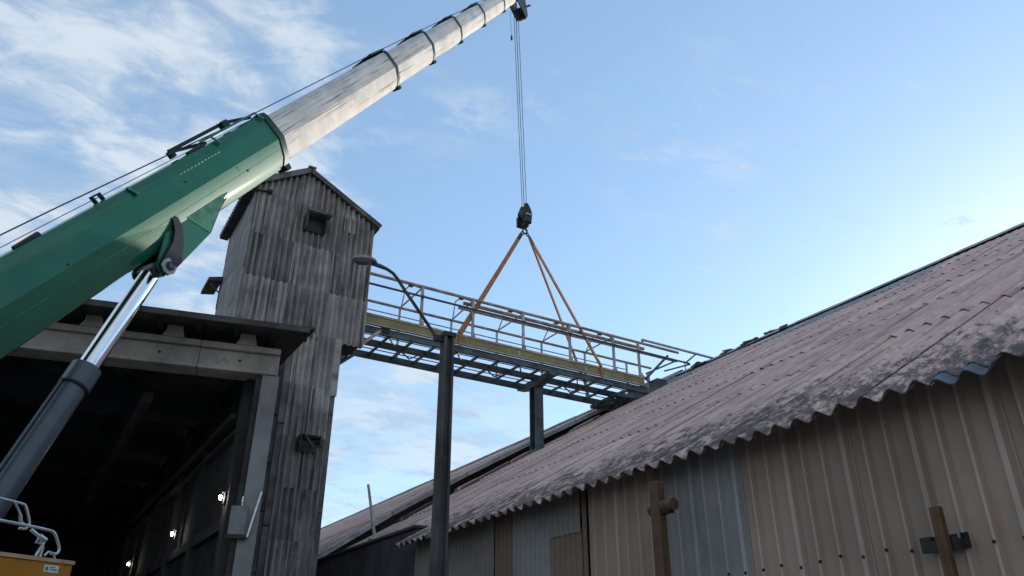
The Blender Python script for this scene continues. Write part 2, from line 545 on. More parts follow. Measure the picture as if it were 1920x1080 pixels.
# one clean bluish replacement sheet peeping out under the eave sheets at the near end
b0 = corr_mesh('roof_sheet', 'slate_sheet', PITCH_C * 2 + 0.04, PITCH_C, 0.029, 0, 0.9, thick=0.008)
place('roof_sheet', b0, shed, frame(roof_pt(-0.13, 1.981, 0.004), V((CS, 0, SN)), V((0, 1, 0)), V((-SN, 0, CS))))


def far_lift(s):
    t = max(0.0, min(1.0, (s - 0.3) / 12.4))
    return 0.06 + 0.22 * math.sin(math.pi * t ** 0.72) * (1 - 0.35 * t)


for c in range(31):
    y = Y_SPLIT - 0.10 + c * SW
    for r, (a, b) in enumerate(rows):
        if r == 0:
            a = 0.60
        m = 'roof_blue' if r == 5 and random.random() < 0.6 else 'roof'
        lay_sheet(a, b, y, m, far_lift(a), None, far_lift(b))
# verge flashing of the raised far roof, bent strips laid end to end
x_, y_, z_ = V((CS, 0, SN)), V((0, 1, 0)), V((-SN, 0, CS))
for a, b in rows:
    a = max(a, 0.55)
    h0, h1 = far_lift(a) + 0.012, far_lift(b) + 0.012
    mb = MB()
    prof = [(0.15, 0.03), (0.08, 0.045), (-0.02, 0.036), (-0.05, 0.0), (-0.05, -0.05), (-0.035, -0.05), (-0.03, 0.0), (0.0, 0.02), (0.15, 0.01)]
    n = len(prof)
    vs = [roof_pt(a + 0.01, Y_SPLIT - 0.05 + p, h0 + q) for p, q in prof] + [roof_pt(b - 0.01, Y_SPLIT - 0.05 + p, h1 + q) for p, q in prof]
    mb.add(vs, [(i, (i + 1) % n, (i + 1) % n + n, i + n) for i in range(n)] + [tuple(range(n)), tuple(range(2 * n - 1, n - 1, -1))])
    mb.build('verge_flashing', 'ridge', shed)
# rafter and purlin ends seen in the open slit
MB().bar(roof_pt(0.6, Y_SPLIT + 0.25, 0.06), roof_pt(12.5, Y_SPLIT + 0.25, -0.02), 0.10, 0.10, z_).build('rafter', 'shade_tone', shed)
for k in range(9):
    s = random.uniform(2.0, 10.5)
    L = random.uniform(0.5, 1.1)
    me = corr_mesh('broken_sheet', random.choice(['roof', 'roof_blue', 'rubble']), random.uniform(0.15, 0.32), PITCH_C, 0.026, 0, L, ragged=0.05)
    tw = random.uniform(-0.10, 0.10)
    x = V((CS, tw, SN + random.uniform(-0.02, 0.03))).normalized()
    yv = z_.cross(x).normalized()
    place('broken_sheet', me, shed, frame(roof_pt(s, Y_SPLIT - random.uniform(0.45, 0.75), 0.05 + random.uniform(0, 0.03)), x, yv, x.cross(yv)))

# ridge caps
cap_me = None
for c in range(NCOL + 31):
    y = Y_SPLIT - NCOL * SW + c * SW
    lift = 0.0 if c < NCOL else 0.07
    if cap_me is None:
        prof = [(-0.38, -0.222), (-0.12, -0.066), (-0.05, -0.018), (0, 0.0), (0.05, -0.018), (0.12, -0.066), (0.38, -0.222)]
        mb = MB()
        vs = []
        for yy in (0, SW + 0.03):
            vs += [(p, yy, q) for p, q in prof] + [(p, yy, q - 0.012) for p, q in reversed(prof)]
        n = 14
        mb.add(vs, [(i, (i + 1) % n, (i + 1) % n + n, i + n) for i in range(n)] + [tuple(range(n)), tuple(range(2 * n - 1, n - 1, -1))])
        cap_me = mb.mesh('ridge_cap', 'ridge', smooth=True, angle=50)
    o = place('ridge_cap', cap_me, shed, Matrix.Translation((XR - 0.02, y, ZE + (XR - XE) * TAN + 0.085 + lift + random.uniform(-0.006, 0.006))) @ Matrix.Rotation(random.uniform(-0.02, 0.02), 4, 'Z'))
# loose broken ridge tiles along the ridge, next to the gantry end
for k in range(17):
    y = random.uniform(11.4, 15.3)
    x0 = XR - random.uniform(-0.05, 0.45)
    z0 = ZE + (x0 - XE) * TAN + 0.10
    mb = MB()
    w, d, h = random.uniform(.10, .22), random.uniform(.15, .4), random.uniform(.03, .06)
    vs = []
    for i in range(5):
        a = i / 4 * math.pi
        vs += [(math.cos(a) * w / 2, -d / 2 + random.uniform(-.05, .05), math.sin(a) * h), (math.cos(a) * w / 2, d / 2 + random.uniform(-.05, .05), math.sin(a) * h)]
    vs += [(v[0] * 0.85, v[1], v[2] * 0.8 - 0.012) for v in vs]
    fs = [(2 * i, 2 * i + 1, 2 * i + 3, 2 * i + 2) for i in range(4)] + [(10 + 2 * i, 12 + 2 * i, 13 + 2 * i, 11 + 2 * i) for i in range(4)]
    fs += [(2 * i, 2 * i + 2, 12 + 2 * i, 10 + 2 * i) for i in range(4)] + [(2 * i + 1, 11 + 2 * i, 13 + 2 * i, 2 * i + 3) for i in range(4)]
    fs += [(0, 10, 11, 1), (8, 9, 19, 18)]
    mb.add(vs, fs)
    mb.build('broken_tile', 'rubble', shed, Matrix.Translation((x0, y, z0)) @ Matrix.Rotation(random.uniform(-.5, .5), 4, 'Z') @ Matrix.Rotation(random.uniform(-.4, 0.1), 4, 'Y'))

# closing shell: far slope, gables, far wall
zr = ZE + (XR - XE) * TAN
XB = 2 * XR - XE
Y0, Y1 = Y_SPLIT - NCOL * SW, Y_SPLIT + 31 * SW
MB().add([(XR + .02, Y0, zr + .02), (XR + .02, Y1, zr + .06), (XB, Y1, ZE), (XB, Y0, ZE), (XR + .02, Y0, zr - .06), (XR + .02, Y1, zr - .02), (XB, Y1, ZE - .08), (XB, Y0, ZE - .08)],
         [(0, 1, 2, 3), (7, 6, 5, 4), (0, 4, 5, 1), (2, 6, 7, 3), (0, 3, 7, 4), (1, 5, 6, 2)]).build('back_slope', 'roof', shed)
for nm, yy in (('gable_wall', Y0 + 0.1), ('gable_wall', Y1 - 0.3)):
    MB().prism([(XE + .4, yy, 0), (XE + .4, yy, ZE + .05), (XR, yy, zr - .12), (XB - .2, yy, ZE - .1), (XB - .2, yy, 0)], (0, 0.12, 0)).build(nm, 'wall_grey', shed)
MB().box((XB - .4, Y0 + .25, 0), (XB - .25, Y1 - .35, ZE - .12)).build('back_wall', 'wall_grey', shed)

# ribbed wall panels
XW = 4.75
ZT = ZE + (XW - XE) * TAN - 0.04


def ribbed_mesh(name, m, width=0.51, pitch=0.17, z0=0.0, z1=ZT):
    pr = []
    n = int(round(width / pitch))
    for k in range(n):
        y = k * pitch
        last = (k == n - 1)
        pr += [(y, 0), (y + 0.098, 0.0), (y + 0.110, 0.034), (y + (0.146 if last else 0.128), 0.034), (y + (0.166 if last else 0.150), 0)]
    pr.append((width + 0.012, 0))
    vs, fs = [], []
    for y, h in pr:
        vs += [(-h, -y, z0), (-h, -y, z1), (-h + 0.004, -y, z0), (-h + 0.004, -y, z1)]
    for i in range(len(pr) - 1):
        a, b = 4 * i, 4 * i + 4
        fs += [(a, a + 1, b + 1, b), (a + 2, b + 2, b + 3, a + 3), (a, b, b + 2, a + 2), (a + 1, a + 3, b + 3, b + 1)]
    e = 4 * (len(pr) - 1)
    fs += [(0, 2, 3, 1), (e, e + 1, e + 3, e + 2)]
    me = MB().add(vs, fs).mesh(name, m, smooth=True, angle=25)
    me.materials.append(M['rib_' + m])          # rib highlights painted in as a paler, chalky crest colour
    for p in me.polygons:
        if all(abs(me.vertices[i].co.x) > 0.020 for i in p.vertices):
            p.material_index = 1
    return me


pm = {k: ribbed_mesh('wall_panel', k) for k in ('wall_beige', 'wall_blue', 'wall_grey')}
screw_me = MB().tube([(0.004, 0, 0), (-0.004, 0, 0)], 0.011, 8).tube([(-0.004, 0, 0), (-0.012, 0, 0)], 0.0065, 6).mesh('screw', 'black')
y = 6.33
k = 0
while y > -1.2:
    m = 'wall_beige'
    if 4.3 < y < 5.35:
        m = 'wall_blue'
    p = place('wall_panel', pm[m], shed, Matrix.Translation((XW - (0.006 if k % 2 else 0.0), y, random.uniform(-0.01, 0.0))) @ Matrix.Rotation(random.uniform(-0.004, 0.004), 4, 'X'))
    WORLD[p] = p.matrix_basis.copy()
    for j in range(3):
        place('screw', screw_me, p, Matrix.Translation((XW - 0.036 - (0.006 if k % 2 else 0), y - j * 0.17 - 0.121, 2.30 + random.uniform(-0.02, 0.02))))
    y -= 0.51
    k += 1
# finely corrugated sheets towards the far end of the eave
wall_def = [(6.34, 6.42, 'wall_brown', 0, ZT), (6.42, 6.98, 'wall_brown', 0, 2.93), (6.42, 6.98, 'wall_grey', 2.89, ZT), (6.99, 7.75, 'wall_blue', 0, ZT),
            (7.75, 8.15, 'wall_brown', 0, ZT), (8.15, 9.3, 'wall_grey', 0, ZT), (9.3, 9.75, 'wall_brown', 0, ZT), (9.75, 10.38, 'wall_grey', 0, ZT)]
for i, (a, b, m, z0, z1) in enumerate(wall_def):
    me = corr_mesh('wall_sheet', m, b - a, 0.094, 0.016, z0, z1, seg=8, thick=0.004)
    place('wall_sheet', me, shed, frame((XW - 0.004 * (i % 3) - (0.012 if z0 > 0 else 0), a, 0), V((0, 0, 1)), V((0, 1, 0)), V((-1, 0, 0))))
MB().box((XW + .06, Y0, 2.9), (XW + .2, Y_SPLIT, 3.05)).build('eave_beam', 'shade_tone', shed)
# dark rendered wall that carries on past the corrugated eave
MB().box((4.77, 10.42, 0), (5.02, 30.0, 3.49)).build('parapet_wall', 'render', shed, bevel=0.02)
mb = MB()
for k in range(14):
    a = 10.40 + k * 1.4
    mb.box((4.73, a, 3.492), (5.07, a + 1.385, 3.53))
mb.build('wall_coping', 'render', shed)

# ------------------------------------------------------------------ leaning pole on the roof edge
pole = thing('leaning_pole', 'thin grey pole leaning upright at the edge of the long shed roof', 'pole', (5.55, 13.98, 3.84))
MB().tube([(5.58, 13.98, 3.80), (5.46, 13.98, 4.35), (5.35, 13.98, 4.84)], [0.032, 0.030, 0.027], 8).build('shaft', 'railgrey', pole, smooth=True)
MB().box((5.47, 13.88, 3.79), (5.70, 14.08, 3.875)).build('foot_plate', 'railgrey', pole)

# ------------------------------------------------------------------ elevator tower
YT = 13.8
XL, XRT = 2.41, 4.87
ZB = 7.47
XP, ZP = 3.40, 11.12
tower = thing('elevator_tower', 'tall grey corrugated elevator tower with a gabled top box on a narrow shaft', 'tower', (3.9, 14.6, 0))


def top_z(x):
    if x < XP:
        return ZP - (XP - x) * 0.60
    return ZP - (x - XP) * 0.53


TP = 0.117
FR = lambda x, z, out=0.0: frame((x, YT - out, z), V((0, 0, 1)), V((1, 0, 0)), V((0, -1, 0)))   # x up, y right, z towards the yard
colw = [0.84, 0.82, 0.80]
seams = [7.47, 8.40, 9.33, 10.22]
for r in range(4):
    x = XL + 0.02
    for c in range(3):
        z0 = seams[r] + random.uniform(-0.03, 0.02) - (0.03 if r else 0)
        w = colw[c]
        if r < 3:
            z1 = seams[r + 1] + 0.05
            if c == 2 and r == 0:
                z0 = ZB - 0.02
            me = corr_mesh('cladding_sheet', 'tower', w + 0.02, TP, 0.040, 0, z1 - z0, seg=8, thick=0.008, ragged=0.004)
        else:
            xx = x
            me = corr_mesh('cladding_sheet', 'tower', w + 0.015, TP, 0.040, 0, (lambda u, xx=xx, z0=z0: max(0.02, top_z(xx + u) - z0 - 0.05)), seg=8, thick=0.008)
        tilt = Matrix.Rotation(-0.036, 4, 'Y')
        place('cladding_sheet', me, tower, FR(x, z0, 0.02 + 0.006 * (c % 2) + 0.004 * random.random()) @ tilt)
        x += w
# a small patch sheet and the torn strip at the right edge
me = corr_mesh('cladding_sheet', 'tower', 0.24, TP, 0.02, 0, 0.40, thick=0.008)
place('cladding_sheet', me, tower, FR(4.25, 9.93, 0.055))
MB().box((4.862, YT - 0.03, 9.05), (4.91, YT + 0.04, 9.85)).build('corner_strip', 'trim', tower)
MB().box((4.862, YT - 0.03, 7.45), (4.895, YT + 0.04, 9.04)).build('corner_strip', 'trim', tower)
# inner shell
MB().prism([(XL + .03, YT + .03, ZB), (XRT - .03, YT + .03, ZB), (XRT - .03, YT + .03, top_z(XRT) - .06), (XP, YT + .03, ZP - .06), (XL + .03, YT + .03, top_z(XL) - .06)], (0, 2.25, 0)).build('shell', 'dark_sheet', tower)
# left side: flat sheets
z = ZB
for r, (a, b) in enumerate(((7.0, 8.05), (8.05, 9.0), (9.0, 9.75), (9.75, 10.5))):
    y = YT + 0.09
    for c, w in enumerate((0.72, 0.75, 0.73)):
        MB().box((XL - 0.012 - 0.004 * ((r + c) % 2), y, a + 0.004), (XL + 0.02, y + w - 0.006, b + 0.02)).build('side_panel', 'tower_side', tower)
        y += w
# folded corner strips on the left edge
for a, b in ((7.2, 8.6), (8.57, 9.6), (9.57, 10.47)):
    MB().box((XL - 0.03, YT - 0.035, a), (XL + 0.05, YT + 0.10, b)).build('corner_strip', 'tower_side', tower, bevel=0.008)
# roof
for sgn, xe_, sl in ((1, XRT + 0.16, -0.53), (-1, XL - 0.2, 0.60)):
    y = YT - 0.16
    for c in range(3):
        w = 0.86
        ze_ = top_z(xe_) + 0.03
        L = math.hypot(xe_ - XP, ze_ - ZP)
        d = V((XP - xe_, 0, ZP - ze_ + 0.03)).normalized()
        yv = V((0, 1, 0)) if sgn < 0 else V((0, 1, 0))
        nz = d.cross(yv)
        if nz.z < 0:
            yv = -yv
            nz = d.cross(yv)
        o_ = V((xe_, y if yv.y > 0 else y + w, ze_))
        me = corr_mesh('tower_roof_sheet', 'tower', w + 0.02, TP, 0.02, 0, L, thick=0.01)
        place('tower_roof_sheet', me, tower, frame(o_ + nz * 0.02, d, yv, nz))
        y += w
    # barge board along the gable
    MB().bar((xe_, YT - 0.15, top_z(xe_) - 0.02), (XP, YT - 0.15, ZP - 0.0), 0.03, 0.10).build('barge_board', 'trim', tower)
MB().box((XRT - .02, YT - .12, top_z(XRT) - .16), (XRT + .14, YT + 2.3, top_z(XRT) - .07)).build('soffit', 'dark_sheet', tower)
MB().bar((XP, YT - 0.2, ZP + 0.055), (XP, YT + 2.5, ZP + 0.055), 0.16, 0.03).build('ridge_cap', 'trim', tower)
MB().box((XL - .2, YT - .1, 10.36), (XL - .02, YT + 2.4, 10.42)).build('soffit', 'dark_sheet', tower)
# hood with a dark opening high on the front
hx0, hx1, hz0, hz1 = 3.42, 3.84, 9.70, 10.05
mb = MB()
mb.box((hx0, YT - .30, hz1 - .025), (hx1 + .04, YT - .02, hz1)).box((hx0, YT - .26, hz0), (hx0 + .02, YT - .02, hz1 - .026)).box((hx1 - .02, YT - .26, hz0), (hx1, YT - .02, hz1 - .026))
hood = mb.build('hood', 'dark_sheet', tower)
MB().box((hx0 + .022, YT - .10, hz0), (hx1 - .022, YT - .05, hz1 - .03)).build('louvre', 'black', hood)
MB().box((hx0 - .03, YT - .335, hz1 + .002), (hx1 + .07, YT - .28, hz1 + .028)).build('lip', 'trim', hood)
# shaft below
XS0, XS1 = 3.46, 4.44
ZG = 2.0
MB().box((XS0 + .03, YT + .03, 0), (XS1 - .03, YT + 1.0, ZB)).build('shaft_core', 'dark_sheet', tower)
sz = [2.60, 3.66, 4.55, 5.48, 6.44, 7.50]
for r in range(5):
    x = XS0 + 0.10
    for c, w in enumerate((0.42, 0.39)):
        z0 = sz[r] + random.uniform(-0.012, 0.012) - 0.04 - 0.03 * c
        me = corr_mesh('cladding_sheet', 'tower', w + 0.015, TP, 0.038, 0, sz[r + 1] - z0 + 0.02, thick=0.008, ragged=0.004)
        place('cladding_sheet', me, tower, FR(x, z0, 0.025 + 0.008 * c) @ Matrix.Rotation(-0.012, 4, 'Y'))
        x += w
for a, b in ((2.0, 3.9), (3.88, 5.7), (5.68, 7.45)):
    MB().box((XS0 - .02, YT - .04, a), (XS0 + .11, YT + .02, b)).build('corner_strip', 'trim', tower)
    MB().box((XS1 - .075, YT - .045, a + .3), (XS1 + .012, YT + .02, min(b + .3, 7.44))).build('corner_strip', 'trim', tower)
MB().box((XS1 - .10, YT - .075, 6.35), (XS1 + .03, YT - .047, 7.52)).build('corner_strip', 'tower', tower)
MB().box((2.80, YT - .02, 0), (XS0 - .025, YT + .03, 7.0)).build('dark_gap_sheet', 'dark_sheet', tower)  # dark sheet added for the shaded gap between pillar and shaft
# broken louvre box low on the shaft
vx0, vx1, vz0, vz1 = 3.84, 4.22, 5.22, 5.50
vb = MB().box((vx0, YT - .25, vz1 - .02), (vx1, YT - .05, vz1)).box((vx0, YT - .24, vz0), (vx0 + .02, YT - .05, vz1 - .021)).box((vx1 - .02, YT - .24, vz0 + .12), (vx1, YT - .05, vz1 - .021)).box((vx0 + .022, YT - .09, vz0), (vx1 - .022, YT - .052, vz1 - .022)).build('vent_box', 'dark_sheet', tower)
for k in range(4):
    zz = vz0 + 0.02 + k * 0.065
    MB().bar((vx0 - .01, YT - .26 + .02 * k, zz + random.uniform(-.02, .03)), (vx1 + .02, YT - .23, zz + 0.03 + random.uniform(-.02, .03)), 0.03, 0.012).build('slat', 'black', vb)
MB().bar((vx0 + .05, YT - .265, vz1), (vx1 - .12, YT - .26, vz0 + .05), 0.02, 0.02).build('slat', 'trim', vb)
# small canopy on brackets on the far side of the tower
MB().add([(XL - .02, 15.9, 9.22), (XL - .30, 15.9, 9.16), (XL - .30, 16.7, 9.16), (XL - .02, 16.7, 9.22), (XL - .02, 15.9, 9.32), (XL - .30, 15.9, 9.24), (XL - .30, 16.7, 9.24), (XL - .02, 16.7, 9.32)],
         [(0, 3, 2, 1), (4, 5, 6, 7), (0, 1, 5, 4), (1, 2, 6, 5), (2, 3, 7, 6), (3, 0, 4, 7)]).build('side_canopy', 'dark_sheet', tower)
MB().bar((XL - .26, 16.0, 9.16), (XL - .01, 16.0, 8.95), 0.025, 0.025).build('bracket', 'trim', tower)
MB().bar((XL - .01, 16.02, 8.6), (XL - .01, 16.02, 9.3), 0.05, 0.05).build('bracket', 'trim', tower)
# stub pipe near the top left corner
MB().tube([(2.30, YT - .06, 10.30), (2.62, YT - .10, 10.34)], 0.022, 8).tube([(2.60, YT - .10, 10.34), (2.68, YT - .10, 10.345)], 0.05, 8).build('stub_pipe', 'black', tower)

# ------------------------------------------------------------------ conveyor gantry
YN, YF = 14.35, 15.65
gan = thing('conveyor_gantry', 'open steel conveyor gantry with handrails and faded yellow side beam from tower to shed roof', 'gantry', (9.9, 15.0, 6.3))
GX0, GX1 = 5.0, 12.75
for k in range(4):
    a = GX0 + k * 1.9375
    MB().box((a, YN - .025 - .003 * (k % 2), 8.285), (a + 1.931, YN + .02, 8.455)).build('side_beam', 'yellow', gan)
    MB().box((a + .03, YN - .034, 8.31), (a + .09, YN - .0285, 8.43)).build('splice_plate', 'railrust', gan)
MB().box((GX0, YN - .045, 8.262), (GX1 + .03, YN + .03, 8.282)).build('beam_flange', 'railgrey', gan)
for k in range(6):
    a = GX0 + k * 1.29
    MB().box((a, YN - .045, 8.458), (a + 1.28, YN + .03, 8.50 + 0.006 * (k % 2))).build('kick_plate', 'railrust', gan)
MB().box((GX0, YN + .1, 8.50), (GX1, YN + .14, 8.575)).build('cable_tray', 'railrust', gan)
MB().box((GX0 - .2, YN + .04, 8.11), (13.2, YN + .12, 8.258)).build('bottom_chord', 'gsteel', gan)
MB().box((GX0 - .2, YF - .06, 8.02), (13.35, YF + .01, 8.17)).build('bottom_chord', 'gsteel', gan)
MB().box((GX0 - .2, 14.94, 8.08), (13.3, 15.06, 8.20)).build('bottom_chord', 'gsteel', gan)
MB().box((GX0 - .2, 14.64, 8.16), (13.2, 14.655, 8.18)).build('bottom_chord', 'gsteel', gan)
MB().box((GX0 - .2, 15.36, 8.145), (13.2, 15.375, 8.165)).build('bottom_chord', 'gsteel', gan)
k = 0
xx = 5.15
while xx < 13.3:
    mb = MB().box((xx, YN + .122, 8.10), (xx + .045, 14.938, 8.15)).box((xx, 15.062, 8.09), (xx + .045, YF - .062, 8.14))
    mb.build('cross_member', 'gsteel', gan)
    if k % 3 == 1:
        MB().bar((xx + .03, YN + .10, 8.10), (xx + .42, 14.95, 8.08), 0.03, 0.03).build('diagonal', 'gsteel', gan)
    if k % 4 == 2:
        MB().bar((xx, 14.97, 8.06), (xx + .2, 14.97, 7.93), .025, .025).bar((xx + .2, 14.97, 7.93), (xx + .4, 14.97, 8.06), .025, .025).build('hanger', 'gsteel', gan)
    xx += 0.55
    k += 1
nearX = [6.40, 7.70, 9.07, 10.43, 11.80, 12.63]
farX = [6.42, 7.80, 9.10, 10.46, 11.86, 13.30]
for i, x in enumerate(nearX):
    MB().box((x - .027, YN - .03, 8.502 + .008), (x + .027, YN + .022, 9.44)).build('post', 'railgrey', gan)
    MB().box((x - .05, YN - .052, 8.51), (x + .05, YN - .0305, 8.60)).build('post_clamp', 'railrust', gan)
    MB().tube([(x, YN - .03, 9.18), (x, YN - .10, 9.18)], 0.03, 8).build('rail_clamp', 'gsteel', gan)
for x in farX:
    MB().box((x - .022, YF - .02, 8.172), (x + .022, YF + .02, 9.44)).build('post', 'railgrey', gan)
for i in range(6):
    a, b = nearX[i], farX[i]
    if i < 5:
        MB().bar((b, YF, 9.46), (a - .03, YN + .03, 9.40), .028, .028).build('cross_tie', 'railgrey', gan)
        MB().tube([(b + .02, YF - .02, 9.46), (a - .16, 14.95, 9.62), (a - .16, 14.65, 9.60), (a - .02, YN + .03, 9.43)], 0.016, 6).build('cross_tie', 'railgrey', gan)
        MB().box((a - .2, 14.62, 9.57), (a - .1, 14.72, 9.64)).build('tie_plate', 'gsteel', gan)
MB().tube([(GX0, YN, 9.46), (14.05, YN, 9.46)], 0.036, 10).build('handrail', 'railrust', gan, smooth=True)
MB().tube([(GX0, YN - .07, 9.18), (14.35, YN - .07, 9.185)], 0.026, 8).build('mid_rail', 'gsteel', gan, smooth=True)
MB().tube([(GX0, YF, 9.46), (14.2, YF, 9.46)], 0.034, 8).build('handrail', 'railrust', gan, smooth=True)
MB().tube([(GX0, YF, 9.24), (13.25, YF, 9.24)], 0.014, 6).build('mid_rail', 'railgrey', gan, smooth=True)
MB().tube([(7.55, 14.55, 9.42), (13.0, 14.55, 9.42)], 0.045, 8).build('conveyor_pipe', 'railrust', gan, smooth=True)
MB().tube([(7.55, 14.80, 9.40), (14.4, 14.80, 9.43)], 0.035, 8).build('conveyor_pipe', 'railrust', gan, smooth=True)
MB().tube([(12.78, YN - .02, 9.56), (15.35, YN - .02, 9.56)], 0.034, 10).build('loose_tube', 'railgrey', gan, smooth=True)
MB().bar((12.80, YN, 9.44), (12.80, YN, 9.58), .05, .03).build('tube_clamp', 'gsteel', gan)
MB().bar((14.38, YN - .07, 9.17), (14.38, 15.3, 9.30), .035, .035).build('end_bar', 'gsteel', gan)
MB().bar((14.25, YN - .05, 9.2), (14.7, YN - .02, 9.55), .035, .035).build('end_bar', 'gsteel', gan)
MB().bar((12.85, YN + .03, 8.50), (13.85, 14.55, 9.40), .05, .05).build('end_brace', 'gsteel', gan)
MB().bar((13.25, 14.8, 8.85), (14.3, 14.8, 9.40), .045, .045).build('end_brace', 'gsteel', gan)
MB().box((13.27, 14.76, 8.2), (13.33, 14.82, 8.86)).build('post', 'railgrey', gan)
MB().bar((12.7, YN + .02, 8.56), (13.4, 14.8, 8.60), .05, .05).build('end_bar', 'railgrey', gan)
MB().tube([(14.45, 14.55, 9.36), (14.47, 14.55, 8.98)], 0.016, 6).build('hanging_rod', 'railgrey', gan)
# sub-frame where the gantry lands on the roof
for yy in (14.45, 14.9, 15.4, 15.6):
    MB().bar((11.95, yy, 7.93), (13.55, yy, 8.04), .07, .09).build('landing_beam', 'gsteel', gan)
for x in (12.05, 12.45, 12.9, 13.3):
    MB().box((x, 14.40, 7.985), (x + .07, 15.66, 8.045)).build('landing_beam', 'gsteel', gan)
MB().box((12.2, 15.30, 7.80), (12.32, 15.45, 7.93)).build('landing_foot', 'gsteel', gan)
MB().box((13.28, 14.42, 8.10), (13.62, 15.62, 8.62)).build('discharge_box', 'gsteel', gan, bevel=0.01)
# support trestle standing on the roof
mb = MB().box((9.73, 14.87, 6.05), (9.96, 14.895, 7.90)).box((9.73, 15.105, 6.05), (9.96, 15.13, 7.90)).box((9.835, 14.896, 6.05), (9.86, 15.104, 7.90))
mb.build('support_post', 'gsteel', gan)
MB().prism([(9.74, 14.28, 8.075), (9.74, 15.72, 8.075), (9.74, 15.72, 8.0), (9.74, 15.2, 7.88), (9.74, 14.8, 7.88), (9.74, 14.28, 8.0)], (0.2, 0, 0)).build('head_beam', 'gsteel', gan)
MB().box((9.70, 14.84, 6.05), (10.0, 15.16, 6.32)).build('post_foot', 'gsteel', gan)
# struts back to the tower
MB().bar((4.70, 14.42, 7.42), (5.62, 14.42, 8.30), .07, .07).build('tower_strut', 'railrust', gan)
MB().bar((4.46, 14.5, 7.10), (5.05, 14.5, 7.62), .06, .06).build('tower_strut', 'gsteel', gan)
MB().box((5.52, 14.36, 8.16), (5.70, 14.46, 8.34)).build('strut_plate', 'black', gan)

# ------------------------------------------------------------------ mobile crane
AX = V((0.51174571, 0.30046602, 0.80488291))
TIP = V((9.27444595, 15.0, 20.8659165))
WV = V((0.5063178, -0.86234696, 0))
VV = V((-0.69408833, -0.40752654, 0.59343365))
BM = frame(TIP, AX, -WV, VV)          # local x along the boom (towards the tip), y = left, z = up


def B(s, w, v):                        # boom coordinates: s metres down from the tip, w to the right, v up
    return V((-s, -w, v))


crane = thing('mobile_crane', 'green mobile crane with worn white telescopic boom reaching up over the tower', 'crane', (-1.9, 8.4, 0))
HALF = [(0.0, 0.43), (0.25, 0.43), (0.325, 0.40), (0.355, 0.33), (0.36, 0.22), (0.36, -0.05), (0.215, -0.310), (0.06, -0.445), (0.0, -0.45)]
PROF = HALF + [(-a, b) for a, b in reversed(HALF[1:-1])]
ROLL = R(13)
PROF = [(a * math.cos(ROLL) - b * math.sin(ROLL), a * math.sin(ROLL) + b * math.cos(ROLL)) for a, b in PROF]


def BR(s, w, v):                       # the boom sections sit slightly rolled on the crane
    return B(s, w * math.cos(ROLL) - v * math.sin(ROLL), w * math.sin(ROLL) + v * math.cos(ROLL))




def boom_tube(s0, s1, k0, k1, ring=None):
    n = len(PROF)
    vs = [B(s0, a * k0, b * k0) for a, b in PROF] + [B(s1, a * k1, b * k1) for a, b in PROF]
    return MB().add(vs, [(i, (i + 1) % n, (i + 1) % n + n, i + n) for i in range(n)] + [tuple(range(n)), tuple(range(2 * n - 1, n - 1, -1))])


def collar(s, k, wd=0.10):
    n = len(PROF)
    mb = MB()
    vs = []
    for ss, kk in ((s - wd / 2, k * 0.93), (s - wd / 2, k * 1.05), (s + wd / 2, k * 1.05), (s + wd / 2, k * 0.93)):
        vs += [B(ss, a * kk, b * kk) for a, b in PROF]
    fs = []
    for r in range(4):
        r2 = (r + 1) % 4
        for i in range(n):
            j = (i + 1) % n
            fs.append((r * n + i, r * n + j, r2 * n + j, r2 * n + i))
    return mb.add(vs, fs)


secs = [(14.43, 23.4, 0.98), (9.82, 14.9, 0.845), (7.69, 10.2, 0.775), (5.69, 8.0, 0.695), (3.72, 6.0, 0.635), (1.77, 4.0, 0.58), (0.25, 2.1, 0.53)]
for i, (s0, s1, k) in enumerate(secs):
    nm = 'boom_base_section' if i == 0 else 'boom_section'
    sec = boom_tube(s0 + 0.03, s1, k, k).build(nm, 'green' if i == 0 else 'white', crane, BM, smooth=True, angle=21)
    if i < 6:
        collar(s0 + 0.05, k, 0.13 if i == 0 else 0.09).build('collar', 'green_dark', sec, BM, smooth=True, angle=30)
        # top wear plate behind the collar and lower lugs
        if i:
            L = 0.62 * k / 0.845
            vs = [BR(s0 + a, w, v) for a, w, v in ((0.0, 0.34 * k, .45 * k), (L, 0.34 * k, .485 * k), (L, -0.30 * k, .485 * k), (0, -0.30 * k, .45 * k))]
            MB().prism(vs, VV * 0 + V((0, 0, 0.03))).build('wear_plate', 'green_dark', sec, BM)
        MB().prism([BR(s0 + a, 0.10 * k, v) for a, v in ((-.03, -.44 * k), (.10, -.44 * k), (.10, -.53 * k), (.0, -.53 * k))], V((0, .2 * k, 0))).build('lug', 'green_dark', sec, BM)
# boom head with sheaves
hd = MB().prism([B(a, .17, v) for a, v in ((0.5, .22), (-.25, .18), (-.35, -.1), (0.1, -.75), (.35, -.78), (.5, -.2))], V((0, .03, 0)))
hd.prism([B(a, -.14, v) for a, v in ((0.5, .22), (-.25, .18), (-.35, -.1), (0.1, -.75), (.35, -.78), (.5, -.2))], V((0, .03, 0)))
hd.prism([B(a, .139, v) for a, v in ((0.05, -.5), (.32, -.5), (.32, -.78), (.05, -.78))], V((0, .248, 0)))
head = hd.build('boom_head', 'black', crane, BM)
for w_ in (-.08, 0.0, .08):
    MB().tube([B(.2, w_ - .025, -.62), B(.2, w_ + .025, -.62)], .2, 16).build('sheave', 'black', head, BM)
MB().tube([B(-.1, -.3, -.5), B(-.1, .3, -.5)], .03, 8).build('axle', 'black', head, BM)
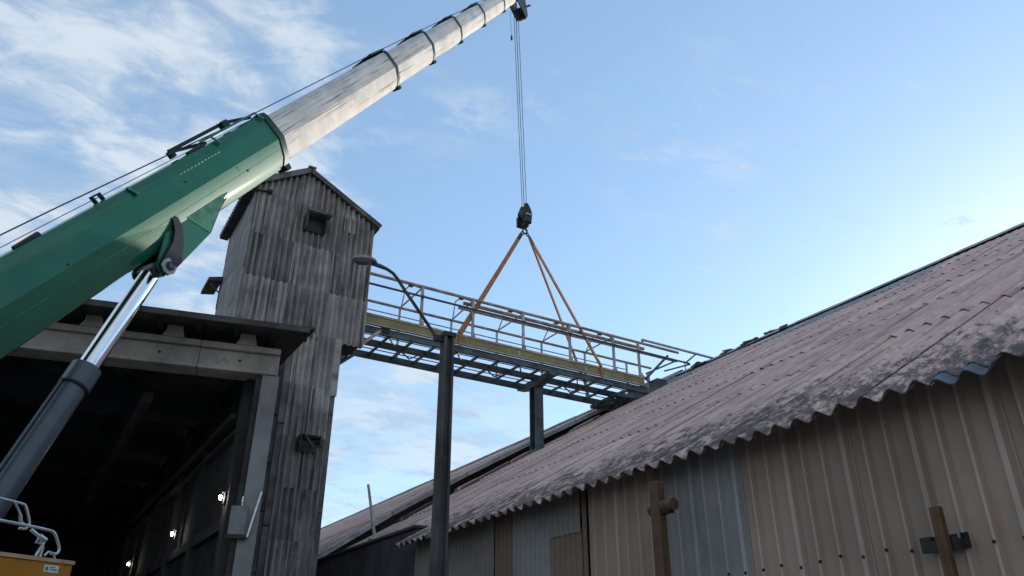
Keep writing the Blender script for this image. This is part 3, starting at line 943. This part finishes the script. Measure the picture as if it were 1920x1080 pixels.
# ropes along the boom top
MB().tube([B(23.0, .12, .72), B(18.5, .12, .63), B(15.1, .12, .53), B(9.9, .12, .455), B(.2, .05, .25)], 0.0095, 6).build('winch_rope', 'cable', crane, BM)
MB().tube([B(23.0, .20, .58), B(18.5, .20, .53), B(15.1, .18, .475), B(14.4, .18, .455)], 0.005, 5).build('winch_rope', 'cable', crane, BM)
# rope guide frame, brackets, marks
fr_ = MB().bar(BR(16.40, .16, .58), BR(15.10, .16, .58), .05, .05).bar(BR(15.12, .16, .58), BR(14.55, .16, .47), .05, .045).bar(BR(16.36, .16, .56), BR(15.72, .16, .45), .045, .045)
fr_.bar(BR(16.40, .16, .58), BR(16.40, .16, .48), .09, .07).build('rope_guide', 'green_dark', crane, BM)
MB().bar(BR(15.2, .2, .6), BR(15.2, .2, .48), .14, .1).build('guide_block', 'green_dark', crane, BM)
MB().bar(BR(14.56, .30, .475), BR(15.95, .30, .475), .03, .03).build('conduit', 'green', crane, BM)
for s_, v_ in ((15.75, .42), (17.55, .36), (14.62, .42)):
    MB().bar(BR(s_, .34, v_ + .04), BR(s_ - .03, .39, v_ - .10), .05, .018).build('tab', 'green', crane, BM)
MB().bar(BR(17.78, .15, .42), BR(17.78, .15, .52), .02, .06).bar(BR(17.90, .15, .42), BR(17.90, .15, .52), .02, .06).bar(BR(17.77, .15, .525), BR(17.91, .15, .525), .06, .02).build('rope_eye', 'green_dark', crane, BM)
for s_ in (16.1, 19.05):
    MB().tube([BR(s_ - .17, .27, .415), BR(s_ + .17, .27, .415)], [.045, .03], 8).build('cleat', 'black', crane, BM)
for s_, v_ in ((16.72, .10), (18.92, -.02), (15.6, -.2)):
    MB().tube([BR(s_, .345, v_), BR(s_, .36, v_)], .017, 8).build('plug', 'black', crane, BM)
mk = MB()
for k in range(12):
    s_ = 16.72 - k * 0.078
    mk.prism([BR(s_, .3545, .215), BR(s_ - .042, .3545, .215), BR(s_ - .042, .3545, .226), BR(s_, .3545, .226)], V((0, -.003, 0)))
mk.build('dashed_marking', 'cream', crane, BM)
MB().prism([BR(s_, w_, v_) for s_, w_, v_ in ((14.52, .2755, -.187), (23.3, .2755, -.187), (23.3, .2700, -.197), (14.52, .2700, -.197))], V((0, -.004, .001))).build('weld_seam', 'green_light', crane, BM)
# cylinder bracket under the boom
mb = MB()
poly = ((16.05, -.22), (16.75, -.57), (17.55, -.68), (17.82, -.67), (17.84, -.52), (17.40, -.22), (16.6, -.16))
for w_ in (.275, -.17):
    mb.prism([B(a, w_, b) for a, b in poly], V((0, .03, 0)))
brk = mb.build('cylinder_bracket', 'green', crane, BM)
MB().prism([B(a, .244, b) for a, b in ((16.1, -.26), (16.75, -.57), (17.55, -.68), (17.55, -.64), (16.75, -.53), (16.1, -.30))], V((0, .41, 0))).build('bottom_plate', 'green_dark', brk, BM)
MB().prism([B(a, .325, b) for a, b in ((17.16, -.14), (17.25, -.13), (17.32, -.27), (17.45, -.38), (17.80, -.51), (17.79, -.69), (17.52, -.66), (17.28, -.44), (17.18, -.28))], V((0, .045, 0))).build('cheek', 'black', brk, BM)
MB().prism([B(a, .279, b) for a, b in ((16.08, -.235), (16.55, -.175), (17.02, -.19), (16.78, -.55))], V((0, -.004, 0))).build('gusset_plate', 'green_light', brk, BM)
EYE, LOW = (17.70, -.60), (22.0, -1.92)
du = (V((LOW[0], LOW[1], 0)) - V((EYE[0], EYE[1], 0))).normalized()


def CY(t):
    return EYE[0] + du.x * t, EYE[1] + du.y * t


def cyl(t0, t1, r, n=28):
    (a, b), (c, d) = CY(t0), CY(t1)
    return MB().tube([B(a, .0, b), B(c, .0, d)], r, n)


ram = cyl(0.10, 1.75, .118).build('piston_rod', 'chrome', crane, BM, smooth=True)
mb = MB()
pe = [(-.10, -.08), (-.08, .10), (.02, .12), (.13, .09), (.16, 0), (.13, -.08), (.02, -.12)]
mb.prism([B(EYE[0] + a * .8, .17, EYE[1] + b * .9) for a, b in pe], V((0, .34, 0)))
mb.build('rod_eye', 'barrel', ram, BM, bevel=0.01)
MB().tube([B(EYE[0],   .35, EYE[1]), B(EYE[0], -.33, EYE[1])], .05, 14).build('pin', 'black', ram, BM)
MB().prism([B(EYE[0] + a * .75 + .02, .345, EYE[1] + b * .9) for a, b in pe], V((0, .018, 0))).build('pin_plate', 'railgrey', ram, BM)
MB().tube([B(EYE[0] + .02, .350, EYE[1]), B(EYE[0] + .02, .365, EYE[1])], .06, 16).build('pin_ring', 'black', ram, BM)
MB().tube([B(EYE[0] + .02, .365, EYE[1]), B(EYE[0] + .02, .372, EYE[1])], .035, 16).build('pin_cap', 'barrel', ram, BM)
bar_ = cyl(1.68, 4.5, .145).build('cylinder_barrel', 'barrel', crane, BM, smooth=True)
cyl(1.60, 1.86, .172).build('cylinder_gland', 'barrel', bar_, BM, smooth=True, angle=30)
cyl(1.865, 1.885, .176).build('seal_ring', 'black', bar_, BM, smooth=True)
MB().tube([B(*(lambda q: (q[0], .0, q[1] + .17))(CY(1.9))), B(*(lambda q: (q[0], .0, q[1] + .17))(CY(4.4)))], .018, 8).build('hydraulic_pipe', 'barrel', bar_, BM)
# superstructure and carrier (below the frame)
HV = V((0.8625, 0.506, 0))
SM = frame((-1.9, 8.4, 0), HV, V((-0.506, 0.8625, 0)), V((0, 0, 1)))
MB().box((-2.6, -.9, 1.35), (1.2, -.62, 2.3)).box((-2.6, .62, 1.35), (1.2, .9, 2.3)).box((-2.6, -.9, 1.33), (1.2, .9, 1.5)).build('superstructure', 'green', crane, SM, bevel=0.03)
MB().box((-4.5, -1.2, .7), (3.0, 1.2, 1.15)).build('carrier', 'green_dark', crane, SM, bevel=0.03)
MB().tube([(0, 0, 1.15), (0, 0, 1.33)], .75, 24).build('slew_ring', 'black', crane, SM)
for x in (-3.6, -2.2, 0.9, 2.2):
    for yy in (-1, 1):
        w_ = MB().tube([(x, yy * .85, .55), (x, yy * 1.22, .55)], .55, 24).build('wheel', 'tyre', crane, SM)
        MB().tube([(x, yy * 1.221, .55), (x, yy * 1.24, .55)], .28, 18).build('hub', 'galv', w_, SM)
# orange cabinet on the deck with bent wire handles
CC = V((0.45, 8.36, 2.52))
NN = V((0.506, -0.8625, 0))
CM = frame(CC, HV, -NN, V((0, 0, 1)))
cab = MB().box((-2.2, 0, -1.2), (0, .55, -.022)).build('side_cabinet', 'orange', crane, CM, bevel=0.006)
cab['label'] = 'orange brown cabinet with a pale top edge'
MB().box((-2.205, -.012, -.02), (-.115, .56, .012)).box((-.105, -.012, -.02), (.008, .56, .012)).build('top_edge', 'orange_lip', cab, CM)
stk = MB().box((-.26, -.004, -.105), (-.125, -.0005, -.045)).build('sticker', 'sticker', cab, CM)
MB().box((-.25, -.006, -.09), (-.225, -.0045, -.058)).box((-.212, -.006, -.085), (-.14, -.0045, -.075)).box((-.212, -.006, -.066), (-.155, -.0045, -.058)).build('print', 'ink', stk, CM)


def sc(L, k=1.4):
    return [V((0, 0, HC)) + (V(p) - V((0, 0, HC))) * k for p in L]


def rounded(L):
    L = [V(p) for p in L]
    o = [L[0]]
    for a, b, c in zip(L, L[1:], L[2:]):
        o += [a.lerp(b, .72), b.lerp(a, .10).lerp(c, .06), b.lerp(c, .28)]
    return o + [L[-1]]


HA = [(-1.2, 5.60, 2.75), (-0.186, 6.199, 2.653), (-0.064, 6.271, 2.646), (-0.03, 6.291, 2.638), (0.021, 6.321, 2.532), (0.02, 6.32, 2.503), (0.001, 6.309, 2.485), (-0.032, 6.29, 2.488)]
HB = [(-1.2, 5.20, 2.50), (-0.141, 5.82, 2.46), (0.147, 5.989, 2.447), (0.177, 6.007, 2.433), (0.229, 6.037, 2.34), (0.218, 6.031, 2.308), (0.181, 6.009, 2.309)]
for L in (HA, HB):
    MB().tube(rounded(sc(L)), 0.013, 8).build('wire_handle', 'galv', cab, smooth=True)
MB().tube(sc([(0.038, 6.099, 2.456), (0.1, 6.135, 2.421)]), 0.016, 7).tube(sc([(0.095, 6.13, 2.424), (0.136, 6.156, 2.404)]), 0.026, 8).tube(sc([(0.136, 6.156, 2.404), (0.128, 6.152, 2.38), (0.102, 6.137, 2.30)]), 0.014, 7).tube(sc([(0.11, 6.14, 2.40), (0.132, 6.153, 2.36), (0.128, 6.151, 2.26)]), 0.014, 7).tube(sc([(0.1, 6.13, 2.42), (0.085, 6.127, 2.385), (0.128, 6.152, 2.38)]), 0.012, 7).build('latch_chain', 'galv', cab, smooth=True)
MB().tube(sc([(-0.10, 6.245, 2.645), (-0.065, 6.27, 2.60), (-0.045, 6.28, 2.57)]), 0.011, 7).tube(sc([(-0.045, 6.28, 2.57), (-0.035, 6.287, 2.53), (-0.01, 6.30, 2.51)]), 0.018, 7).build('latch_chain', 'galv', cab, smooth=True)
MB().tube(sc([(0.15, 5.99, 2.29), (0.165, 5.995, 2.315), (0.20, 6.01, 2.31), (0.21, 6.02, 2.28)]), 0.010, 7).build('loop', 'galv', cab, smooth=True)
# hoist ropes from the boom head to the hook block
for (a, b) in (((9.17, 14.93), (9.44, 14.93)), ((9.27, 14.97), (9.53, 14.97)), ((9.33, 15.05), (9.58, 15.05)), ((9.43, 15.08), (9.68, 15.08))):
    MB().tube([(a[0], a[1], 20.15), (b[0], b[1], 12.86)], 0.0095, 6).build('hoist_rope', 'cable', crane)
MB().tube([(9.10, 15.0, 20.0), (9.14, 15.0, 19.0)], 0.006, 5).tube([(9.14, 15, 19.0), (9.145, 15, 18.85)], 0.03, 7).build('limit_weight', 'black', crane)

# ------------------------------------------------------------------ hook block and slings
hb = thing('hook_block', 'dark steel hook block hanging on ropes in the sky above the gantry', 'hook block', (9.56, 15.0, 12.3))
HBX = 9.56
for dy in (-.13, .13):
    MB().prism([(HBX + a, 15 + dy - .015, 12.3 + b) for a, b in ((-.06, .80), (.04, .80), (.13, .68), (.20, .55), (.20, .36), (.17, .15), (.06, .12), (-.12, .10), (-.19, .30), (-.20, .50), (-.12, .68))], (0, .03, 0)).build('cheek_plate', 'black', hb)
for dy in (-.06, .06):
    MB().tube([(HBX, 15 + dy - .03, 12.80), (HBX, 15 + dy + .03, 12.80)], .17, 18).build('sheave', 'gsteel', hb)
MB().box((HBX - .15, 14.80, 12.46), (HBX + .16, 14.865, 12.66)).build('weight_plate', 'green_dark', hb, bevel=.015)
MB().box((HBX - .20, 15.135, 12.40), (HBX + .16, 15.24, 12.72)).build('weight_plate', 'black', hb, bevel=.02)
MB().box((HBX - .08, 14.80, 12.70), (HBX + .18, 14.88, 12.745)).build('guard_strip', 'railgrey', hb)
MB().box((HBX - .1, 14.9, 12.37), (HBX + .1, 15.1, 12.44)).build('trunnion', 'black', hb)
pts = [(HBX, 15, 12.40)] + [(HBX + .085 * math.sin(a), 15, 12.235 - .085 * math.cos(a) + 0.0) for a in [R(x) for x in range(165, -130, -25)]]
MB().tube(pts, [.03] + [.034 - .0012 * i for i in range(len(pts) - 1)], 8).build('hook', 'black', hb, smooth=True)
for sx in (-1, 1):
    MB().tube([(HBX + sx * .05, 15, 12.16), (HBX + sx * .12, 15, 12.20), (HBX + sx * .15, 15, 12.14), (HBX + sx * .12, 15, 12.09), (HBX + sx * .05, 15, 12.13)], .022, 7).build('shackle', 'black', hb, smooth=True)


hb.scale = (0.78, 0.82, 0.95)


def strap(mb, p, q, w, t=0.04):
    mb.bar(p, q, w, t, up=(0.3, -0.85, 0.3))


for nm, lab, anchors, top in (
        ('lifting_sling', 'orange webbing sling from hook down to the tower end of the gantry', ((7.36, YN - .06, 8.50), (7.62, YF + .05, 8.40)), (HBX - .11, 15.0, 12.12)),
        ('lifting_sling', 'orange webbing sling from hook down to the shed end of the gantry', ((11.33, YN - .06, 8.50), (11.95, YF + .05, 8.40)), (HBX + .12, 15.0, 12.12))):
    sl = thing(nm, lab, 'sling', top, 'slings holding the gantry')
    for i, a in enumerate(anchors):
        mb = MB()
        strap(mb, top, a, 0.10 if i == 0 else 0.08)
        mb.build('strap', 'sling', sl)
        mb = MB()
        dy = -1 if i == 0 else 1
        mb.box((a[0] - .03, a[1] - .008, 8.20), (a[0] + .03, a[1] + .008, a[2]))
        mb.build('wrap', 'sling', sl)
    d = (V(anchors[0]) - V(top)).normalized()
    MB().bar(V(top), V(top) + d * 0.28, .075, .05, up=(0.3, -0.85, 0.3)).build('eye_sleeve', 'black', sl)

# ------------------------------------------------------------------ loading hall (left)
O = V((2.85, 11.66, 0))
UL = V((-.977, .215, 0))
NO = V((-.215, -.977, 0))
HM = frame(O, UL, -NO, V((0, 0, 1)))       # local x to the left along the facade, y into the hall, z up
hall = thing('loading_hall', 'dark open loading hall with a concrete front beam and one end pillar', 'hall', tuple(O))
MB().box((0.0, 0, 0), (.255, .38, 5.795)).build('pillar', 'pillar', hall, HM, bevel=.012)
MB().box((.262, .06, 0), (.34, .34, 5.79)).build('pillar_channel', 'shade_tone', hall, HM)
for z in (2.9, 3.75, 4.45, 5.2):
    MB().box((-.05, .02, z), (-.002, .12, z + .12)).build('hinge', 'shade_tone', hall, HM)
jo = [0.03, 1.22, 2.55, 4.3, 6.4, 8.8, 11.5, 14.0]
for i in range(len(jo) - 1):
    a, b = jo[i], jo[i + 1] - 0.006
    bm_ = MB().box((a, .03, 5.86), (b, .40, 6.135)).box((a, -.02, 5.80), (b, .40, 5.858)).box((a, -.05, 6.137), (b, .42, 6.235)).build('front_beam', 'concrete', hall, HM, bevel=.01)
    MB().box((a + .05, .02, 5.87), (a + .13, .029, 6.13)).build('beam_rib', 'concrete', bm_, HM)
for t in (0.62, 1.78):
    MB().tube([(t, .024, 5.99), (t, .06, 5.99)], .022, 8).build('bolt_hole', 'black', hall, HM)
for t in (.40, 1.47, 2.6, 3.9, 5.4, 7.0, 8.8):
    MB().prism([(t, -.04, 6.24), (t + .32, -.04, 6.24), (t + .27, -.04, 6.33), (t + .27, -.04, 6.42), (t + .05, -.04, 6.42)], (0, .4, 0)).build('corbel', 'concrete', hall, HM)
# roof: fascia pieces, deck, ribs under the overhang
for i in range(6):
    a = -.34 + i * 2.4
    MB().box((a, -.64, 6.33), (a + 2.39, -.60, 6.415)).build('fascia', 'slab', hall, HM)
MB().prism([HM.inverted() @ V(p) for p in ((3.15, 11.05, 6.43), (3.0, 33, 6.43), (-11.5, 33, 6.43), (-11.5, 14.3, 6.43))], V((0, 0, .04))).build('roof_deck', 'slab', hall, HM)
for k in range(24):
    a = .15 + k * .55
    MB().box((a, -.59, 6.36), (a + .07, .6, 6.428)).build('roof_rib', 'shade_tone', hall, HM)
MB().box((-.33, -.598, 6.34), (-.29, -.2, 6.428)).build('fascia', 'slab', hall, HM)
# right-hand side wall, running back parallel to the shed
for k in range(8):
    y0 = 12.06 + k * 2.45
    MB().box((2.46, y0, 0), (2.62, y0 + .28, 6.3)).build('wall_column', 'shade_tone', hall)
    MB().box((2.56, y0 + .285, 3.72), (2.64, y0 + 2.445, 5.05)).build('wall_panel', 'shade_tone', hall)
    MB().box((2.56, y0 + .285, 5.06), (2.66, y0 + 2.445, 6.3)).build('wall_panel', 'shade_tone_dark', hall)
    MB().box((2.48, y0 + .285, 3.55), (2.64, y0 + 2.445, 3.71)).build('wall_rail', 'shade_tone', hall)
    MB().box((2.57, y0 + .285, 0), (2.65, y0 + 2.445, 3.54)).build('wall_panel', 'shade_tone_dark', hall)
    MB().box((2.44, y0 + .285, 5.00), (2.55, y0 + 2.445, 5.055)).build('wall_rail', 'shade_tone', hall)
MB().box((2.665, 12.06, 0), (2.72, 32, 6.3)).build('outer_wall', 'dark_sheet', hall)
MB().box((-11, 31.6, 0), (2.66, 31.8, 6.3)).build('end_wall', 'shade_tone_dark', hall)
MB().box((-11.2, 14.9, 0), (-11, 31.6, 6.3)).build('far_wall', 'shade_tone_dark', hall)
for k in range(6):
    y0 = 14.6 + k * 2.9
    MB().box((-11, y0, 5.75), (2.45, y0 + .22, 6.2)).build('roof_beam', 'shade_tone_dark', hall)
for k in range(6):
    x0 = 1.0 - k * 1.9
    MB().box((x0, 13.4, 6.21), (x0 + .14, 31, 6.40)).build('purlin', 'shade_tone_dark', hall)
# ducts under the roof
for k in range(3):
    MB().tube([(1.2 - k * 2.6, 13.2, 5.62), (1.2 - k * 2.6, 30.5, 5.62)], .09, 10).build('duct', 'shade_tone', hall)
MB().tube([(2.40, 12.4, 5.28), (2.40, 31, 5.28)], .05, 8).build('conduit', 'shade_tone', hall)
MB().bar((2.30, 15.5, 4.80), (2.30, 18.2, 4.80), .10, .05).build('cable_tray', 'shade_tone', hall)

# wall lamps and switch box inside the hall
for x, y, z, lab in ((2.38, 11.68 + .55, 3.98, 'lit lamp on the hall wall nearest to the front pillar'),
                     (2.38, 16.1, 3.98, 'lit lamp on the hall wall, the middle one of the row'),
                     (2.38, 22.05, 4.07, 'lit lamp deepest inside the dark hall')):
    L = thing('wall_lamp', lab, 'lamp', (x, y, z), 'lamps along the hall wall')
    bm = bmesh.new()
    bmesh.ops.create_uvsphere(bm, u_segments=12, v_segments=8, radius=0.032)
    bmesh.ops.scale(bm, vec=(0.75, 1.0, 1.15), verts=bm.verts)
    me = bpy.data.meshes.new('bulb')
    bm.to_mesh(me)
    bm.free()
    me.materials.append(M['lit'])
    place('bulb', me, L, Matrix.Translation((x, y, z)))
    MB().box((x + .05, y - .05, z - .09), (x + .09, y + .05, z + .09)).build('back_plate', 'shade_tone', L)
    MB().bar((x + .02, y, z + .075), (x + .11, y, z + .10), .10, .02).build('hood', 'shade_tone', L)
sb = thing('switch_box', 'grey switch box on the inner edge of the hall pillar', 'switch box', tuple(HM @ V((.28, -.05, 3.35))))
MB().box((.17, -.075, 3.38), (.40, -.005, 3.78)).build('box_body', 'boxgrey', sb, HM, bevel=.008)
MB().box((.14, -.085, 3.33), (.43, -.003, 3.377)).build('box_base', 'shade_tone', sb, HM)
MB().tube([(.26, -.04, 3.78), (.26, -.04, 3.92)], .014, 8).build('cable_stub', 'galv', sb, HM)
MB().bar((.13, -.03, 3.36), (.02, -.03, 4.0), .025, .025).build('stay', 'galv', sb, HM)

# ------------------------------------------------------------------ street lamp
LX, LY = 3.82, 7.75
lamp = thing('street_lamp', 'dark street lamp with a curved arm, standing between tower and shed eave', 'street lamp', (LX, LY, 0))


def hsec(z, k):
    w, d, t = .138 * k, .14 * k, .028
    return [(LX - w / 2, LY - d / 2, z), (LX - w / 2 + t, LY - d / 2, z), (LX - w / 2 + t, LY - d / 2 + .05, z), (LX + w / 2 - t, LY - d / 2 + .05, z), (LX + w / 2 - t, LY - d / 2, z), (LX + w / 2, LY - d / 2, z), (LX + w / 2, LY + d / 2, z), (LX - w / 2, LY + d / 2, z)]


a, b = hsec(0, 1.12), hsec(5.28, .92)
n = 8
MB().add(a + b, [(i, (i + 1) % n, (i + 1) % n + n, i + n) for i in range(n)] + [tuple(range(n)), tuple(range(2 * n - 1, n - 1, -1))]).build('pole', 'pole', lamp)
MB().box((3.64, LY - .03, 5.18), (3.755, LY + .03, 5.25)).build('arm_bracket', 'black', lamp)
MB().box((3.74, LY - .075, 5.25), (3.90, LY + .075, 5.30)).build('pole_cap', 'black', lamp)
MB().tube([(3.67, LY, 5.22), (3.58, LY, 5.33), (3.38, LY, 5.56), (3.23, LY, 5.73), (3.12, LY, 5.865), (3.06, LY, 5.92), (2.98, LY, 5.955), (2.90, LY, 5.97), (2.80, LY, 5.98)], [.020] * 7 + [.026, .028], 8).build('arm', 'pole', lamp, smooth=True)
bm = bmesh.new()
bmesh.ops.create_uvsphere(bm, u_segments=20, v_segments=12, radius=1)
bmesh.ops.scale(bm, vec=(.155, .10, .062), verts=bm.verts)
bm2 = bm.copy()
for v in bm.verts:
    if v.co.z < -.012:
        v.co.z = -.012
me = bpy.data.meshes.new('lamp_head')
bm.to_mesh(me)
for p in me.polygons:
    p.use_smooth = True
me.materials.append(M['lamp_shell'])
LMX = Matrix.Translation((2.69, LY, 5.985)) @ Matrix.Rotation(R(-4), 4, 'Y')
hdp = place('lamp_head', me, lamp, LMX)
bmesh.ops.scale(bm2, vec=(.74, .78, .62), verts=bm2.verts)
me = bpy.data.meshes.new('lamp_glass')
bm2.to_mesh(me)
for p in me.polygons:
    p.use_smooth = True
me.materials.append(M['lamp_glass'])
place('lamp_glass', me, hdp, LMX @ Matrix.Translation((-.02, 0, -.012)))
bm.free()
bm2.free()

# ------------------------------------------------------------------ timber posts by the wall
p1 = thing('timber_post', 'brown timber post under the eave with a short log end bolted through it', 'post', (4.33, 4.82, 0))
MB().box((4.28, 4.77, 0), (4.365, 4.875, 3.02)).build('post', 'wood', p1, bevel=.008)
MB().tube([(4.325, 4.768, 2.82), (4.325, 4.63, 2.815)], [.045, .048], 12).build('log_end', 'wood', p1, smooth=True, angle=40)
MB().box((4.295, 4.67, 2.755), (4.355, 4.768, 2.78)).build('log_bracket', 'black', p1)
MB().tube([(4.325, 4.877, 2.80), (4.325, 4.905, 2.80)], .045, 10).build('log_back', 'wood', p1)
p2 = thing('timber_post', 'brown timber post in front of the ribbed wall held by a black notched bracket', 'post', (4.55, 2.66, 0))
MB().box((4.515, 2.633, 0), (4.565, 2.693, 2.49)).build('post', 'wood', p2, bevel=.004)


def notched(y0, y1, nk):
    zt, zb, dn = 2.35, 2.262, .028
    return [(4.68, y0, zb), (4.68, y0, zt), (4.68, nk - .018, zt), (4.68, nk - .018, zt - dn), (4.68, nk + .018, zt - dn), (4.68, nk + .018, zt), (4.68, y1, zt), (4.68, y1, zb)]


MB().prism(notched(2.595, 2.88, 2.645), (.016, 0, 0)).build('bracket', 'black', p2)
MB().prism(notched(2.701, 2.88, 2.79), (-.02, 0, 0)).build('bracket', 'black', p2)
MB().prism(notched(2.585, 2.624, 2.604), (-.02, 0, 0)).build('bracket', 'black', p2)
